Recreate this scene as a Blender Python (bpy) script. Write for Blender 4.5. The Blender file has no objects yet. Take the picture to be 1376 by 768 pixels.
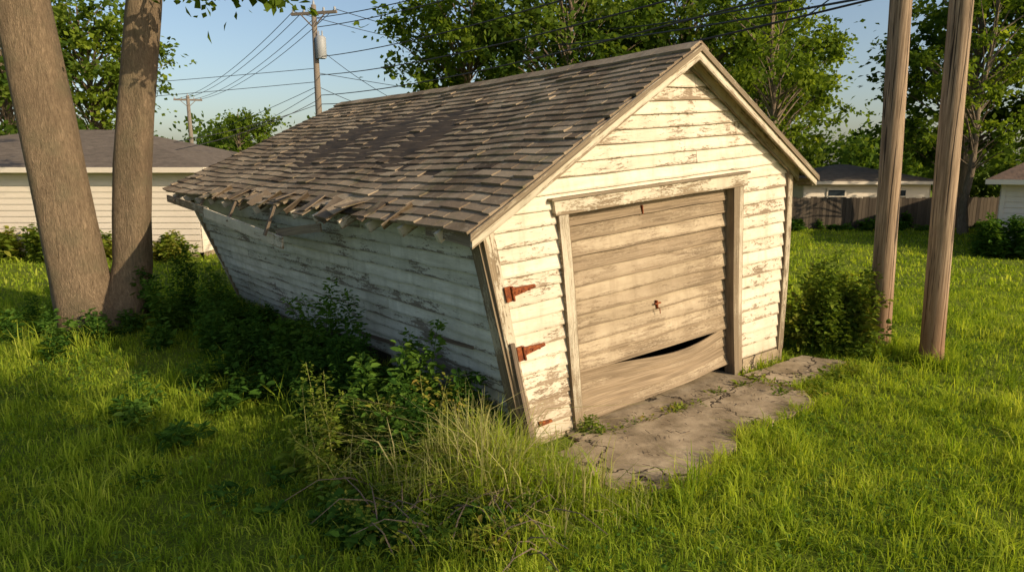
import bpy, math, random
import numpy as np
from mathutils import Vector, noise
random.seed(7); rng=np.random.default_rng(7)
scene=bpy.context.scene
coll=scene.collection
pi=math.pi
# ------------------------------------------------------------------ node helpers
class M:
    def __init__(s,name):
        s.m=bpy.data.materials.new(name); s.m.use_nodes=True; s.nt=s.m.node_tree; s.nt.nodes.clear()
    def n(s,typ,props=None,**ins):
        nd=s.nt.nodes.new(typ)
        for k,v in (props or {}).items(): setattr(nd,k,v)
        for k,v in ins.items():
            key=int(k[1:]) if k[0]=='i' and k[1:].isdigit() else k.replace('_',' ')
            sk=nd.inputs[key]
            if isinstance(v,bpy.types.NodeSocket): s.nt.links.new(v,sk)
            else: sk.default_value=v
        return nd
    def uv(s): return s.n('ShaderNodeUVMap').outputs[0]
    def obj(s): return s.n('ShaderNodeTexCoord').outputs['Object']
    def var(s): return s.n('ShaderNodeAttribute',{'attribute_name':'var'}).outputs['Fac']
    def scale(s,vec,sc): return s.n('ShaderNodeMapping',None,Vector=vec,Scale=sc).outputs[0]
    def noise(s,vec,sc,det=4,rough=.55,dist=0): return s.n('ShaderNodeTexNoise',None,Vector=vec,Scale=sc,Detail=det,Roughness=rough,Distortion=dist).outputs[0]
    def math(s,op,a,b=0.0,c=0.0,clamp=False): return s.n('ShaderNodeMath',{'operation':op,'use_clamp':clamp},i0=a,i1=b,i2=c).outputs[0]
    def rng(s,v,a,b,c=0.0,d=1.0): return s.n('ShaderNodeMapRange',None,i0=v,i1=a,i2=b,i3=c,i4=d).outputs[0]
    def mix(s,f,a,b,mode='MIX'):
        nd=s.nt.nodes.new('ShaderNodeMix'); nd.data_type='RGBA'; nd.blend_type=mode
        for i,v in ((0,f),(6,a),(7,b)):
            if isinstance(v,bpy.types.NodeSocket): s.nt.links.new(v,nd.inputs[i])
            else: nd.inputs[i].default_value= v if i==0 else (v[0],v[1],v[2],1)
        return nd.outputs[2]
    def ramp(s,f,stops):
        nd=s.n('ShaderNodeValToRGB',None,Fac=f); cr=nd.color_ramp
        while len(cr.elements)<len(stops): cr.elements.new(.5)
        for e,(p,c) in zip(cr.elements,stops): e.position=p; e.color=(c[0],c[1],c[2],1)
        return nd.outputs[0]
    def bump(s,h,st=.5,dist=.01): return s.n('ShaderNodeBump',None,Height=h,Strength=st,Distance=dist).outputs[0]
    def out(s,sh): s.n('ShaderNodeOutputMaterial',None,Surface=sh); return s.m
    def pbr(s,col,rough=.8,bump=None,spec=.3,metal=0.0):
        b=s.n('ShaderNodeBsdfPrincipled',None,Base_Color=col if isinstance(col,bpy.types.NodeSocket) else (*col,1),Roughness=rough,Metallic=metal)
        b.inputs['Specular IOR Level'].default_value=spec
        if bump is not None: s.nt.links.new(bump,b.inputs['Normal'])
        return s.out(b.outputs[0])

def wood_cols(m,uv,dark,light):
    g=m.noise(m.scale(uv,(1.5,60,1)),1,6,.6)
    g2=m.noise(m.scale(uv,(.8,9,1)),1,4,.6)
    return m.mix(m.rng(m.math('ADD',m.math('MULTIPLY',g,.6),m.math('MULTIPLY',g2,.4)),.35,.65),dark,light), g

def paint_mat(name,paint,paint2,wood_d,wood_l,peel,zdirt=True,grime=(.30,.27,.19),gr=.5,edge=.07,soft=.035,zpeel=.11,sx=3.0,top=0.0):
    m=M(name); uv=m.uv(); ob=m.obj(); var=m.var()
    wood,g=wood_cols(m,uv,wood_d,wood_l)
    low=m.noise(ob,1.1,5,.6)
    st=m.noise(m.scale(uv,(sx,22,1)),1,8,.74,.6)
    fine=m.noise(m.scale(uv,(22,60,1)),1,5,.7)
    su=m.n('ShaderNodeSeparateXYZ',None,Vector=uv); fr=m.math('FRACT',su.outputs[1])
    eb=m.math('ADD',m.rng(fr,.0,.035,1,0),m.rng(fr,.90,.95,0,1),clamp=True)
    v=m.math('ADD',m.math('MULTIPLY',st,.52),m.math('MULTIPLY',low,.48))
    v=m.math('ADD',v,m.math('MULTIPLY',m.math('SUBTRACT',fine,.5),.32))
    v=m.math('ADD',v,m.math('MULTIPLY',m.math('SUBTRACT',var,.5),.12))
    v=m.math('ADD',v,m.math('MULTIPLY',eb,edge))
    sep=m.n('ShaderNodeSeparateXYZ',None,Vector=ob)
    if zdirt: v=m.math('ADD',v,m.rng(sep.outputs[2],.0,1.1,zpeel,0.0))
    if top: v=m.math('ADD',v,m.rng(sep.outputs[2],2.5,3.2,0.0,top))
    mask=m.rng(v,peel,peel+soft)
    grm=m.rng(m.math('ADD',m.math('MULTIPLY',m.noise(m.scale(uv,(1.2,7,1)),1,6,.65),.6),m.math('MULTIPLY',m.noise(ob,2.3,5,.6),.4)),.42,.68,0,gr)
    pc=m.mix(m.rng(var,0,1),paint,paint2)
    pc=m.mix(grm,pc,grime)
    dr=m.rng(m.noise(m.scale(ob,(7,7,.7)),1,5,.65),.5,.72,0,.45); pc=m.mix(dr,pc,grime)
    pc=m.mix(m.math('MULTIPLY',eb,.5),pc,grime)  # colour darker along each board's lower edge and underside
    if zdirt: pc=m.mix(m.rng(m.math('ADD',sep.outputs[2],m.math('MULTIPLY',low,.5)),.25,.95,.65,0),pc,grime)
    ck=m.rng(m.noise(m.scale(uv,(9,140,1)),1,3,.6),.60,.66,0,.5); pc=m.mix(ck,pc,wood_l)
    col=m.mix(mask,pc,wood)
    h=m.math('ADD',m.math('MULTIPLY',mask,-.5),m.math('MULTIPLY',g,.35))
    return m.pbr(col,.75,m.bump(h,.6,.006),.2)

MAT={}
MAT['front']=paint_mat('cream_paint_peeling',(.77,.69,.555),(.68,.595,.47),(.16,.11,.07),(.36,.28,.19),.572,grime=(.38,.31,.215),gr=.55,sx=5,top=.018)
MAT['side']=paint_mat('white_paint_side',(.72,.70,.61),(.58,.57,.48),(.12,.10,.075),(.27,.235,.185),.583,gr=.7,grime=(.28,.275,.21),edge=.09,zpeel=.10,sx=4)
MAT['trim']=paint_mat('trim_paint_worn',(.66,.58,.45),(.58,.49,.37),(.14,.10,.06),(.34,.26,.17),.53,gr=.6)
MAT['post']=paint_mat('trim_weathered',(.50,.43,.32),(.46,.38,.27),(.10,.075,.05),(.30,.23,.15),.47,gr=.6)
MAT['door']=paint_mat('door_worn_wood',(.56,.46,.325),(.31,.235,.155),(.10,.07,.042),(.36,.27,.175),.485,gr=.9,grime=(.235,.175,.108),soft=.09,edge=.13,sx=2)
m=M('weathered_wood'); w,g=wood_cols(m,m.uv(),(.07,.05,.035),(.25,.19,.13)); MAT['wood']=m.pbr(w,.85,m.bump(g,.6,.006))
m=M('dark_rotten_wood'); w,g=wood_cols(m,m.uv(),(.02,.015,.01),(.10,.07,.045)); MAT['rot']=m.pbr(w,.9,m.bump(g,.6,.006))
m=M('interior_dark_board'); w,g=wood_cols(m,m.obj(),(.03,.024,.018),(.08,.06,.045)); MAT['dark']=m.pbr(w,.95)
m=M('asphalt_shingle'); ob=m.obj(); v=m.var()
c=m.ramp(v,[(0,(.055,.038,.024)),(.25,(.18,.13,.084)),(.55,(.31,.235,.156)),(.8,(.43,.34,.232)),(1,(.58,.48,.345))])
gn=m.noise(ob,90,3,.8); ln=m.noise(ob,1.6,7,.68)
c=m.mix(m.rng(gn,.3,.7,.0,.4),c,(.09,.066,.044))
c=m.mix(m.rng(ln,.50,.66,0,.65),c,(.085,.058,.034))
c=m.mix(m.rng(m.noise(ob,6,6,.75),.54,.7,0,.55),c,(.48,.40,.285))
c=m.mix(m.rng(m.noise(ob,3.1,6,.7),.54,.68,0,.55),c,(.12,.12,.05))
MAT['shingle']=m.pbr(c,.92,m.bump(m.math('ADD',gn,m.math('MULTIPLY',m.noise(ob,22,4),1.5)),.6,.006),.2)
m=M('rusty_iron'); ob=m.obj(); c=m.ramp(m.noise(ob,30,6,.7),[(.3,(.05,.018,.01)),(.5,(.20,.05,.015)),(.7,(.38,.12,.03))]); MAT['rust']=m.pbr(c,.85,m.bump(m.noise(ob,80,4),.6,.004))
m=M('concrete_old'); ob=m.obj()
c=m.mix(m.rng(m.noise(ob,2.2,7,.65),.35,.65),(.20,.15,.09),(.46,.365,.245)); c=m.mix(m.rng(m.noise(ob,11,6,.7),.5,.7,0,.65),c,(.13,.10,.06))
c=m.mix(m.rng(m.noise(ob,1.3,5,.7),.52,.68,0,.65),c,(.11,.085,.05))
c=m.mix(m.rng(m.noise(ob,120,3,.7),.55,.75,0,.5),c,(.5,.42,.3))
vor=m.n('ShaderNodeTexVoronoi',{'feature':'DISTANCE_TO_EDGE'},Vector=m.n('ShaderNodeVectorMath',{'operation':'ADD'},i0=ob,i1=m.n('ShaderNodeTexNoise',None,Vector=ob,Scale=3.0,Detail=5.0).outputs[1]).outputs[0],Scale=.6).outputs[0]
crk=m.rng(vor,0.003,.014,1,0)
c=m.mix(crk,c,(.03,.022,.015))
MAT['concrete']=m.pbr(c,.93,m.bump(m.math('SUBTRACT',m.noise(ob,60,5,.7),m.math('MULTIPLY',crk,1.5)),.5,.008),.2)
def bark(name,a,b,zs,sc,bd=.03,lo=.25):
    m=M(name); ob=m.scale(m.obj(),(1,1,zs)); n1=m.noise(ob,sc,9,.72,.6); n2=m.noise(ob,sc*3.3,6,.7,.4)
    vo=m.n('ShaderNodeTexVoronoi',{'feature':'DISTANCE_TO_EDGE'},Vector=m.n('ShaderNodeVectorMath',{'operation':'ADD'},i0=ob,i1=m.n('ShaderNodeTexNoise',None,Vector=ob,Scale=sc*.7,Detail=6.0).outputs[1]).outputs[0],Scale=sc*1.3).outputs[0]
    f=m.math('ADD',m.math('MULTIPLY',m.math('MULTIPLY',m.rng(vo,0,.25,lo,1),m.rng(n1,.3,.65,.35,1)),.55),m.math('MULTIPLY',m.rng(n2,.32,.68),.45))
    c=m.mix(f,a,b); c=m.mix(m.rng(m.noise(m.obj(),2.1,5),.48,.7,0,.5),c,(.13,.12,.07)); c=m.mix(m.rng(m.noise(m.obj(),.9,4),.5,.7,0,.4),c,(.10,.07,.045))
    return m.pbr(c,.92,m.bump(f,.85,bd),.15)
MAT['bark']=bark('tree_bark',(.05,.034,.021),(.37,.27,.17),.16,11,.03,.35)
MAT['bark2']=bark('tree_bark_far',(.08,.06,.04),(.30,.23,.16),.2,5)
m=M('pole_wood'); ob=m.obj(); s1=m.noise(m.scale(ob,(1,1,.03)),45,6,.7); s2=m.noise(m.scale(ob,(1,1,.2)),5,5,.6)
c=m.mix(m.rng(s1,.35,.65),(.16,.105,.062),(.45,.325,.215)); c=m.mix(m.rng(s2,.5,.7,0,.6),c,(.15,.105,.065))
ck=m.rng(m.noise(m.scale(ob,(1,1,.015)),26,3,.6),.59,.63,0,1); c=m.mix(ck,c,(.035,.024,.016))
sp=m.n('ShaderNodeSeparateXYZ',None,Vector=ob); c=m.mix(m.rng(sp.outputs[2],.2,1.6,.65,0),c,(.20,.09,.04))
MAT['pole']=m.pbr(c,.85,m.bump(m.math('SUBTRACT',s1,ck),.6,.01))
MAT['pole_grey']=M('pole_grey').pbr((.20,.165,.13),.9)
MAT['metal']=M('grey_metal').pbr((.32,.33,.34),.5)
MAT['wire']=M('black_wire').pbr((.03,.03,.035),.6)
m=M('vinyl_siding'); ob=m.obj(); MAT['vinyl']=m.pbr(m.mix(m.rng(m.noise(ob,.8,4),.3,.7),(.76,.67,.55),(.68,.59,.48)),.6)
m=M('grey_roof'); ob=m.obj(); MAT['groof']=m.pbr(m.mix(m.rng(m.noise(m.scale(ob,(1,1,6)),3,6,.7),.3,.7),(.085,.066,.05),(.18,.145,.11)),.9,m.bump(m.noise(ob,9,5),.5,.03))
m=M('brown_roof'); ob=m.obj(); MAT['broof']=m.pbr(m.mix(m.rng(m.noise(m.scale(ob,(1,1,6)),3,6,.7),.3,.7),(.12,.075,.05),(.24,.16,.11)),.9,m.bump(m.noise(ob,9,5),.5,.03))
MAT['glass']=M('window_glass').pbr((.03,.04,.05),.1,None,.6)
m=M('fence_wood'); ob=m.obj(); MAT['fence']=m.pbr(m.mix(m.rng(m.math('ADD',m.math('MULTIPLY',m.var(),.6),m.math('MULTIPLY',m.noise(m.scale(ob,(8,8,1)),2,4),.4)),.2,.8),(.05,.038,.027),(.13,.10,.07)),.9)
def leafmat(name,stops,trans=.4,tcol=1.3,nsc=.6):
    m=M(name); ob=m.obj(); v=m.math('ADD',m.math('MULTIPLY',m.var(),.75),m.math('MULTIPLY',m.noise(ob,nsc,3),.25))
    c=m.ramp(v,stops)
    tc=m.mix(1.0,c,(tcol*1.05,tcol,.6),'MULTIPLY')
    d=m.n('ShaderNodeBsdfDiffuse',None,Color=c)
    t=m.n('ShaderNodeBsdfTranslucent',None,Color=tc)
    return m.out(m.n('ShaderNodeMixShader',None,i0=trans,i1=d.outputs[0],i2=t.outputs[0]).outputs[0])
MAT['leaf']=leafmat('tree_leaves',[(.1,(.045,.078,.012)),(.45,(.115,.175,.022)),(.75,(.195,.26,.03)),(1,(.29,.33,.05))],.45,1.5)
MAT['leafd']=leafmat('tree_leaves_dark',[(.1,(.032,.062,.012)),(.5,(.085,.14,.02)),(1,(.19,.24,.04))],.42,1.45)
MAT['weed']=leafmat('weed_leaves',[(.1,(.03,.075,.014)),(.5,(.07,.15,.022)),(.85,(.13,.22,.035)),(1,(.20,.27,.05))],.35)
MAT['bramble']=leafmat('bramble_leaves',[(.1,(.08,.14,.02)),(.5,(.18,.24,.03)),(.8,(.30,.28,.05)),(1,(.40,.20,.06))],.38)
MAT['grass']=leafmat('grass_blades',[(.05,(.085,.15,.015)),(.35,(.23,.325,.028)),(.65,(.36,.43,.045)),(.9,(.48,.52,.09)),(1,(.62,.54,.27))],.46,1.45,.9)
MAT['dry']=leafmat('dry_grass',[(.0,(.16,.24,.03)),(.5,(.36,.36,.12)),(1,(.58,.48,.26))],.38)
m=M('lawn_ground'); ob=m.obj(); a=m.noise(ob,.35,6,.6); b=m.noise(ob,9,6,.75); d=m.noise(ob,60,3,.7)
c=m.mix(m.rng(a,.35,.65),(.12,.18,.015),(.23,.285,.025)); c=m.mix(m.rng(b,.35,.65,0,.6),c,(.07,.08,.018)); c=m.mix(m.rng(d,.5,.7,0,.5),c,(.26,.32,.04))
MAT['ground']=m.pbr(c,.95,m.bump(m.math('ADD',b,d),.8,.05),.1)

# ------------------------------------------------------------------ mesh builders
class MB:
    def __init__(s): s.v=[];s.f=[];s.uv=[];s.m=[];s.a=[]
    def face(s,pts,uv=None,mat=0,var=.5):
        i=len(s.v); s.v+= [tuple(p) for p in pts]; s.f.append(tuple(range(i,i+len(pts))))
        if uv is None: uv=[(p[0]+p[1],p[2]) for p in pts]
        s.uv.append(uv); s.m.append(mat); s.a.append(var)
    def gbox(s,f,c,ob,ot,ib,nseg=1,mat=0,var=.5,uvo=None,wob=0):
        if uvo is None: uvo=(random.random()*50,random.randint(1,60)+.001)
        p00,p10,p11,p01=c
        L=math.hypot(p10[0]-p00[0],p10[1]-p00[1])
        rows=[]; sd=random.random()*100
        for i in range(nseg+1):
            t=i/nseg
            ba=p00[0]+(p10[0]-p00[0])*t; bh=p00[1]+(p10[1]-p00[1])*t
            ta=p01[0]+(p11[0]-p01[0])*t; th=p01[1]+(p11[1]-p01[1])*t
            wb=0
            if wob: wb=noise.noise(Vector((ba*1.7,sd,0)))*wob
            rows.append((f(ba,bh+wb,ob+abs(wb)*.6),f(ta,th,ot),f(ba,bh+wb,ib),f(ta,th,ib),L*t,math.hypot(ta-ba,th-bh)))
        for A,B in zip(rows[:-1],rows[1:]):
            u0=uvo[0]+A[4];u1=uvo[0]+B[4];v0=uvo[1];v1=v0+A[5]
            s.face((A[0],B[0],B[1],A[1]),[(u0,v0),(u1,v0),(u1,v1),(u0,v1)],mat,var)
            s.face((A[2],B[2],B[0],A[0]),[(u0,v0-.04),(u1,v0-.04),(u1,v0-.01),(u0,v0-.01)],mat,var)
            s.face((A[1],B[1],B[3],A[3]),[(u0,v1),(u1,v1),(u1,v1+.02),(u0,v1+.02)],mat,var)
            s.face((A[3],B[3],B[2],A[2]),[(u0,v1),(u1,v1),(u1,v0),(u0,v0)],mat,var)
        A=rows[0];B=rows[-1]
        for q in ((A[2],A[0],A[1],A[3]),(B[0],B[2],B[3],B[1])):
            s.face(q,[(uvo[0],uvo[1]),(uvo[0]+.02,uvo[1]),(uvo[0]+.02,uvo[1]+.1),(uvo[0],uvo[1]+.1)],mat,var)
    def box(s,lo,hi,mat=0,var=.5):
        f=lambda a,h,o:(a,-o,h)
        s.gbox(f,((lo[0],lo[2]),(hi[0],lo[2]),(hi[0],hi[2]),(lo[0],hi[2])),-lo[1],-lo[1],-hi[1],1,mat,var)
    def beam(s,a,b,w,h,mat=0,var=.5,up=Vector((0,0,1)),nseg=1):
        a=Vector(a);b=Vector(b);d=(b-a);L=d.length;d.normalize();sd=d.cross(up).normalized();u=sd.cross(d)
        f=lambda x,y,o: tuple(a+d*x+u*y+sd*o)
        s.gbox(f,((0,-h/2),(L,-h/2),(L,h/2),(0,h/2)),w/2,w/2,-w/2,nseg,mat,var)
    def tube(s,path,rad,n=8,mat=0,var=.5,lump=0):
        path=[Vector(p) for p in path]; rings=[]; off=random.random()*99
        for i,p in enumerate(path):
            t=(path[min(i+1,len(path)-1)]-path[max(i-1,0)]).normalized()
            ref=Vector((1,0,0)) if abs(t.x)<.8 else Vector((0,1,0))
            x=t.cross(ref).normalized(); y=t.cross(x)
            r=rad[i]; ring=[]
            for k in range(n):
                an=2*pi*k/n; rr=r
                if lump: rr*=1+lump*noise.noise(Vector((math.cos(an)*1.6,math.sin(an)*1.6,i*.25+off)))
                q=p+x*math.cos(an)*rr+y*math.sin(an)*rr; ring.append(len(s.v)); s.v.append(tuple(q))
            rings.append(ring)
        for i,(A,B) in enumerate(zip(rings[:-1],rings[1:])):
            for k in range(n):
                k2=(k+1)%n; s.f.append((A[k],A[k2],B[k2],B[k])); s.m.append(mat);s.a.append(var)
                s.uv.append([(k/n,i),((k+1)/n,i),((k+1)/n,i+1),(k/n,i+1)])
        for R in (rings[0],rings[-1]):
            s.f.append(tuple(R)); s.m.append(mat);s.a.append(var);s.uv.append([(0,0)]*n)
    def done(s,name,mats,parent=None,smooth=False):
        me=bpy.data.meshes.new(name); me.from_pydata(s.v,[],s.f)
        for mt in mats: me.materials.append(MAT[mt])
        me.polygons.foreach_set('material_index',s.m)
        uvl=me.uv_layers.new(name='UVMap'); flat=[c for f in s.uv for p in f for c in p]; uvl.data.foreach_set('uv',flat)
        at=me.attributes.new('var','FLOAT','FACE'); at.data.foreach_set('value',s.a)
        if smooth: me.polygons.foreach_set('use_smooth',[True]*len(s.f))
        me.update(); o=bpy.data.objects.new(name,me); coll.objects.link(o)
        if parent: o.parent=parent
        return o
def qmesh(name,V,Q,mat,var,parent=None,smooth=False):
    me=bpy.data.meshes.new(name); V=np.asarray(V,dtype=np.float32);Q=np.asarray(Q,dtype=np.int32);nq=len(Q)
    me.vertices.add(len(V)); me.vertices.foreach_set('co',V.ravel())
    me.loops.add(nq*4); me.loops.foreach_set('vertex_index',Q.ravel())
    me.polygons.add(nq); me.polygons.foreach_set('loop_start',np.arange(nq,dtype=np.int32)*4)
    me.update(calc_edges=True)
    at=me.attributes.new('var','FLOAT','FACE'); at.data.foreach_set('value',np.asarray(var,dtype=np.float32))
    if smooth: me.polygons.foreach_set('use_smooth',np.ones(nq,dtype=bool))
    me.materials.append(MAT[mat]); o=bpy.data.objects.new(name,me); coll.objects.link(o)
    if parent: o.parent=parent
    return o
def empty(name,loc=(0,0,0),rz=0,sc=1):
    e=bpy.data.objects.new(name,None); e.location=loc; e.rotation_euler=(0,0,rz); e.scale=(sc,)*3; coll.objects.link(e); return e
def nrm(a): return a/np.maximum(np.linalg.norm(a,axis=1,keepdims=True),1e-6)
def leaves(C,D,Nn,L,W,fine=False):
    D=nrm(D); S=nrm(np.cross(D,Nn)); Nn=np.cross(S,D); L=L[:,None];W=W[:,None]
    n=len(C)
    if not fine:
        V=np.stack([C,C+D*L*.5+S*W*.5+Nn*W*.12,C+D*L,C+D*L*.5-S*W*.5+Nn*W*.12],1).reshape(-1,3)
        Q=np.arange(n*4).reshape(n,4); return V,Q
    V=np.stack([C,C+D*L*.28+S*W*.5+Nn*W*.18,C+D*L*.68+S*W*.38+Nn*W*.12,C+D*L-Nn*W*.15,C+D*L*.68-S*W*.38+Nn*W*.12,C+D*L*.28-S*W*.5+Nn*W*.18],1).reshape(-1,3)
    b=np.arange(n)[:,None]*6
    Q=np.concatenate([b+np.array([[0,1,2,3]]),b+np.array([[0,3,4,5]])],1).reshape(-1,4); return V,Q

# ------------------------------------------------------------------ world / sun / camera
S=Vector((.86,-.51,0)).normalized(); EL=math.radians(25)
S3=Vector((S.x*math.cos(EL),S.y*math.cos(EL),math.sin(EL)))
w=bpy.data.worlds.new('World'); scene.world=w; w.use_nodes=True; nt=w.node_tree; nt.nodes.clear()
sky=nt.nodes.new('ShaderNodeTexSky'); sky.sky_type='NISHITA'; sky.sun_disc=False; sky.sun_elevation=EL; sky.sun_rotation=math.atan2(S.x,S.y)
sky.air_density=1.0; sky.dust_density=2.2; sky.ozone_density=1.0
bg=nt.nodes.new('ShaderNodeBackground'); bg.inputs[1].default_value=.15; wo=nt.nodes.new('ShaderNodeOutputWorld')
nt.links.new(sky.outputs[0],bg.inputs[0]); nt.links.new(bg.outputs[0],wo.inputs[0])
sl=bpy.data.lights.new('sun','SUN'); sl.energy=5.0; sl.angle=math.radians(.5); sl.color=(1,.82,.57)
so=bpy.data.objects.new('sun',sl); so.rotation_euler=S3.to_track_quat('Z','Y').to_euler(); so.location=(20,-10,20); coll.objects.link(so)
cam=bpy.data.cameras.new('camera'); cam.sensor_width=36; cam.lens=23.28; cam.clip_end=1500; cam.clip_start=.05
co=bpy.data.objects.new('camera',cam); co.location=(0,0,2.8); co.rotation_euler=(math.radians(90-10.3),0,0); coll.objects.link(co); scene.camera=co
scene.view_settings.view_transform='Standard'; scene.view_settings.look='None'; scene.view_settings.exposure=0

# ------------------------------------------------------------------ ground
mb=MB(); mb.face([(-500,-500,0),(500,-500,0),(500,700,0),(-500,700,0)]); mb.done('ground',['ground'])

# ------------------------------------------------------------------ garage
OX,OY,ANG=.166,6.30,math.radians(39.37)
U=(math.cos(ANG),math.sin(ANG)); NN=(-math.sin(ANG),math.cos(ANG))
def toworld(s,d): return OX+s*U[0]+d*NN[0],OY+s*U[1]+d*NN[1]
gar=empty('leaning_garage',(OX,OY,0),ANG)
W=4.82; DL=8.6; ZE=2.36
def FF(s,z,off):
    k=min(z/ZE,1.0); q=s/W
    return (s+(-.62*(1-q)-.09*q)*k, -off+.012*math.sin(s*1.7+z*2), z+.39*k*q)
def roofz(s): return 4.04-(2.25-s)*.5955 if s<2.25 else 4.04-(s-2.25)*.4947
def openL(z): return .74+.19*z/2.26
def openR(z): return 3.60-.07*z/2.26
def LW(d,h,off):
    k=h/2.36; t=d/DL
    s=(-.62-.33*t)*k + .03*math.sin(pi*k)*math.sin(pi*t*2)
    return (s-off*.96, d, h*(1+.04*t)-off*.25)
def RW(d,h,off): return (W-.09*h/2.36+off, DL-d, h*1.165)
def BW(s,z,off):
    k=min(z/ZE,1.0); q=s/W
    return (s+(-.95*(1-q)-.15*q)*k, DL+off, z+.3*k*q+.05*k)
def clip(z,f,lim):
    lo=hi=None
    for i in range(-20,int(W/.02)+40):
        s=i*.02; x,_,zz=f(s,z,0)
        if s<0 or s>W: continue
        if zz<lim(x)-.02:
            if lo is None: lo=s
            hi=s
    return lo,hi
ex=.142
mb=MB()
r=0
while True:
    z0=r*ex+.05; z1=z0+ex+.012; r+=1
    a=clip(z0,FF,roofz); b=clip(z1,FF,roofz)
    if a[0] is None: break
    if b[0] is None: b=((a[0]+a[1])/2-.02,(a[0]+a[1])/2+.02)
    segs=[]
    if z0<2.30:
        segs.append((a[0],openL(z0)-.03,openL(z1)-.03,b[0]))
        if z0>.16: segs.append((openR(z0)+.03,a[1],b[1],openR(z1)+.03))
    else:
        j=random.uniform(1.2,3.6)
        if a[0]+.3<j<a[1]-.3 and b[0]+.1<j<b[1]-.1 and r%2:
            segs+= [(a[0],j-.003,j-.003,b[0]),(j+.003,a[1],b[1],j+.003)]
        else: segs.append((a[0],a[1],b[1],b[0]))
    for p in segs:
        dz=random.uniform(-.004,.004)
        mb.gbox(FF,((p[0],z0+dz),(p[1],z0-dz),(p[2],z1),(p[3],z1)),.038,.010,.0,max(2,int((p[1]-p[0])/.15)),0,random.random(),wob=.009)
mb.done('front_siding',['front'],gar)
mb=MB()
def bk(f,pts,off,mat=0):
    mb.face([f(a,h,off) for a,h in pts],None,mat)
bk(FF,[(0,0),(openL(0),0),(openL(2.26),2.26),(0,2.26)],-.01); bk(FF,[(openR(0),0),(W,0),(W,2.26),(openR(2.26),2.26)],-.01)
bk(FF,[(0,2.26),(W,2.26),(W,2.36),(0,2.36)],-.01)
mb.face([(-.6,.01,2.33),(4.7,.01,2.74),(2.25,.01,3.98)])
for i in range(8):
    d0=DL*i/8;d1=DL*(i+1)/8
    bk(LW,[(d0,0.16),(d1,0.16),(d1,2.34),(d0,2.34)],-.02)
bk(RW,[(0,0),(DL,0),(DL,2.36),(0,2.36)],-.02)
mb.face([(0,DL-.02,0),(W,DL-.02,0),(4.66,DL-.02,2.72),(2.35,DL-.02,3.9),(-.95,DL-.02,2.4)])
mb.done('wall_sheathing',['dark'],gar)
mb=MB(); n=16; e=2.20/n
for r in range(n):
    h0=.16+r*e; h1=h0+e+.012
    if r==n-1: h1=h0+e
    cuts=[0.0]; x=random.uniform(1.5,4)
    while x<DL-.8: cuts.append(x); x+=random.uniform(2,4.2)
    cuts.append(DL)
    for a,b in zip(cuts[:-1],cuts[1:]):
        aa,bb=a+.003,b-.003
        if r==0:
            if a<1: aa=.15; bb=min(b,1.1)
            elif random.random()<.75: continue
        if r==1 and 3.0<(a+b)/2<6.5: continue
        dh=random.uniform(-.008,.008)
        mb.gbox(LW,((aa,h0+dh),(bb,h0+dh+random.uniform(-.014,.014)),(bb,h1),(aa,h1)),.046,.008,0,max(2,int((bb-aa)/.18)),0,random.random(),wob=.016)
mb.gbox(LW,((.5,.98),(1.25,.94),(1.25,.985),(.5,1.01)),.064,.056,.036,6,1,.9,wob=.02)
mb.gbox(LW,((2.3,.62),(3.3,.58),(3.3,.61),(2.3,.66)),.062,.056,.036,6,1,.9,wob=.02)
mb.done('side_siding',['side','wood'],gar)
mb=MB()
for r in range(int(2.36/.15)):
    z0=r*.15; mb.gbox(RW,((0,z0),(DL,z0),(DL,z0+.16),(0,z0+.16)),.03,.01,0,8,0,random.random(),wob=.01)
r=0
def rfb(s): return 3.98-(2.35-s)*.47 if s<2.35 else 3.98-(s-2.35)*.49
while True:
    z0=r*.15; r+=1; a=clip(z0,BW,rfb); b=clip(z0+.16,BW,rfb)
    if a[0] is None or b[0] is None: break
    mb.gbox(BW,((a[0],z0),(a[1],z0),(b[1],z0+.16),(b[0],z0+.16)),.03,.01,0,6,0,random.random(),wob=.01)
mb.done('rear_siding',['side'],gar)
# trims
mb=MB()
def vboard(f,a0,a1,z0,z1,o,ib,mat,var,nseg=8,wob=.0):
    g=lambda a,h,off: f(h,a,off)
    mb.gbox(g,((z0,a0),(z1,a0),(z1,a1),(z0,a1)),o,o,ib,nseg,mat,var,wob=wob)
vboard(FF,-.035,.085,.02,2.33,.062,0,0,.7)
vboard(LW,-.03,.105,.05,2.34,.068,0,2,.45)
def sp(a,h,o):
    p=FF(h,a,0); k=max(0,1-a/1.1); return (p[0]-.05*k,p[1]-o-.05*k,p[2])
mb.gbox(sp,((0,.0),(1.14,.0),(1.14,.05),(0,.05)),.092,.092,.066,8,3,.6)
vboard(FF,W-.09,W+.03,.16,2.40,.062,0,1,.5)
vboard(RW,DL-.1,DL+.03,.1,2.36,.052,0,1,.5)
vboard(LW,DL-.10,DL+.02,.1,2.34,.065,0,0,.5)
def casing(f,fl,fr,z0,z1,o,mat,var):
    g=lambda a,h,off: f((fl(a)*(1-h)+fr(a)*h),a,off)
    mb.gbox(g,((z0,0),(z1,0),(z1,1),(z0,1)),o,o,-.08,8,mat,var)
casing(FF,lambda z:openL(z)-.11,lambda z:openL(z)+.015,.0,2.255,.070,0,.45)
casing(FF,lambda z:openR(z)-.01,lambda z:openR(z)+.10,.0,2.255,.074,1,.8)
casing(FF,lambda z:openR(z)+.103,lambda z:openR(z)+.20,.05,2.255,.058,0,.6)
mb.gbox(FF,((openL(2.26)-.15,2.262),(openR(2.26)+.25,2.262),(openR(2.26)+.25,2.40),(openL(2.26)-.15,2.40)),.078,.074,-.08,8,0,.4,wob=.006)
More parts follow.
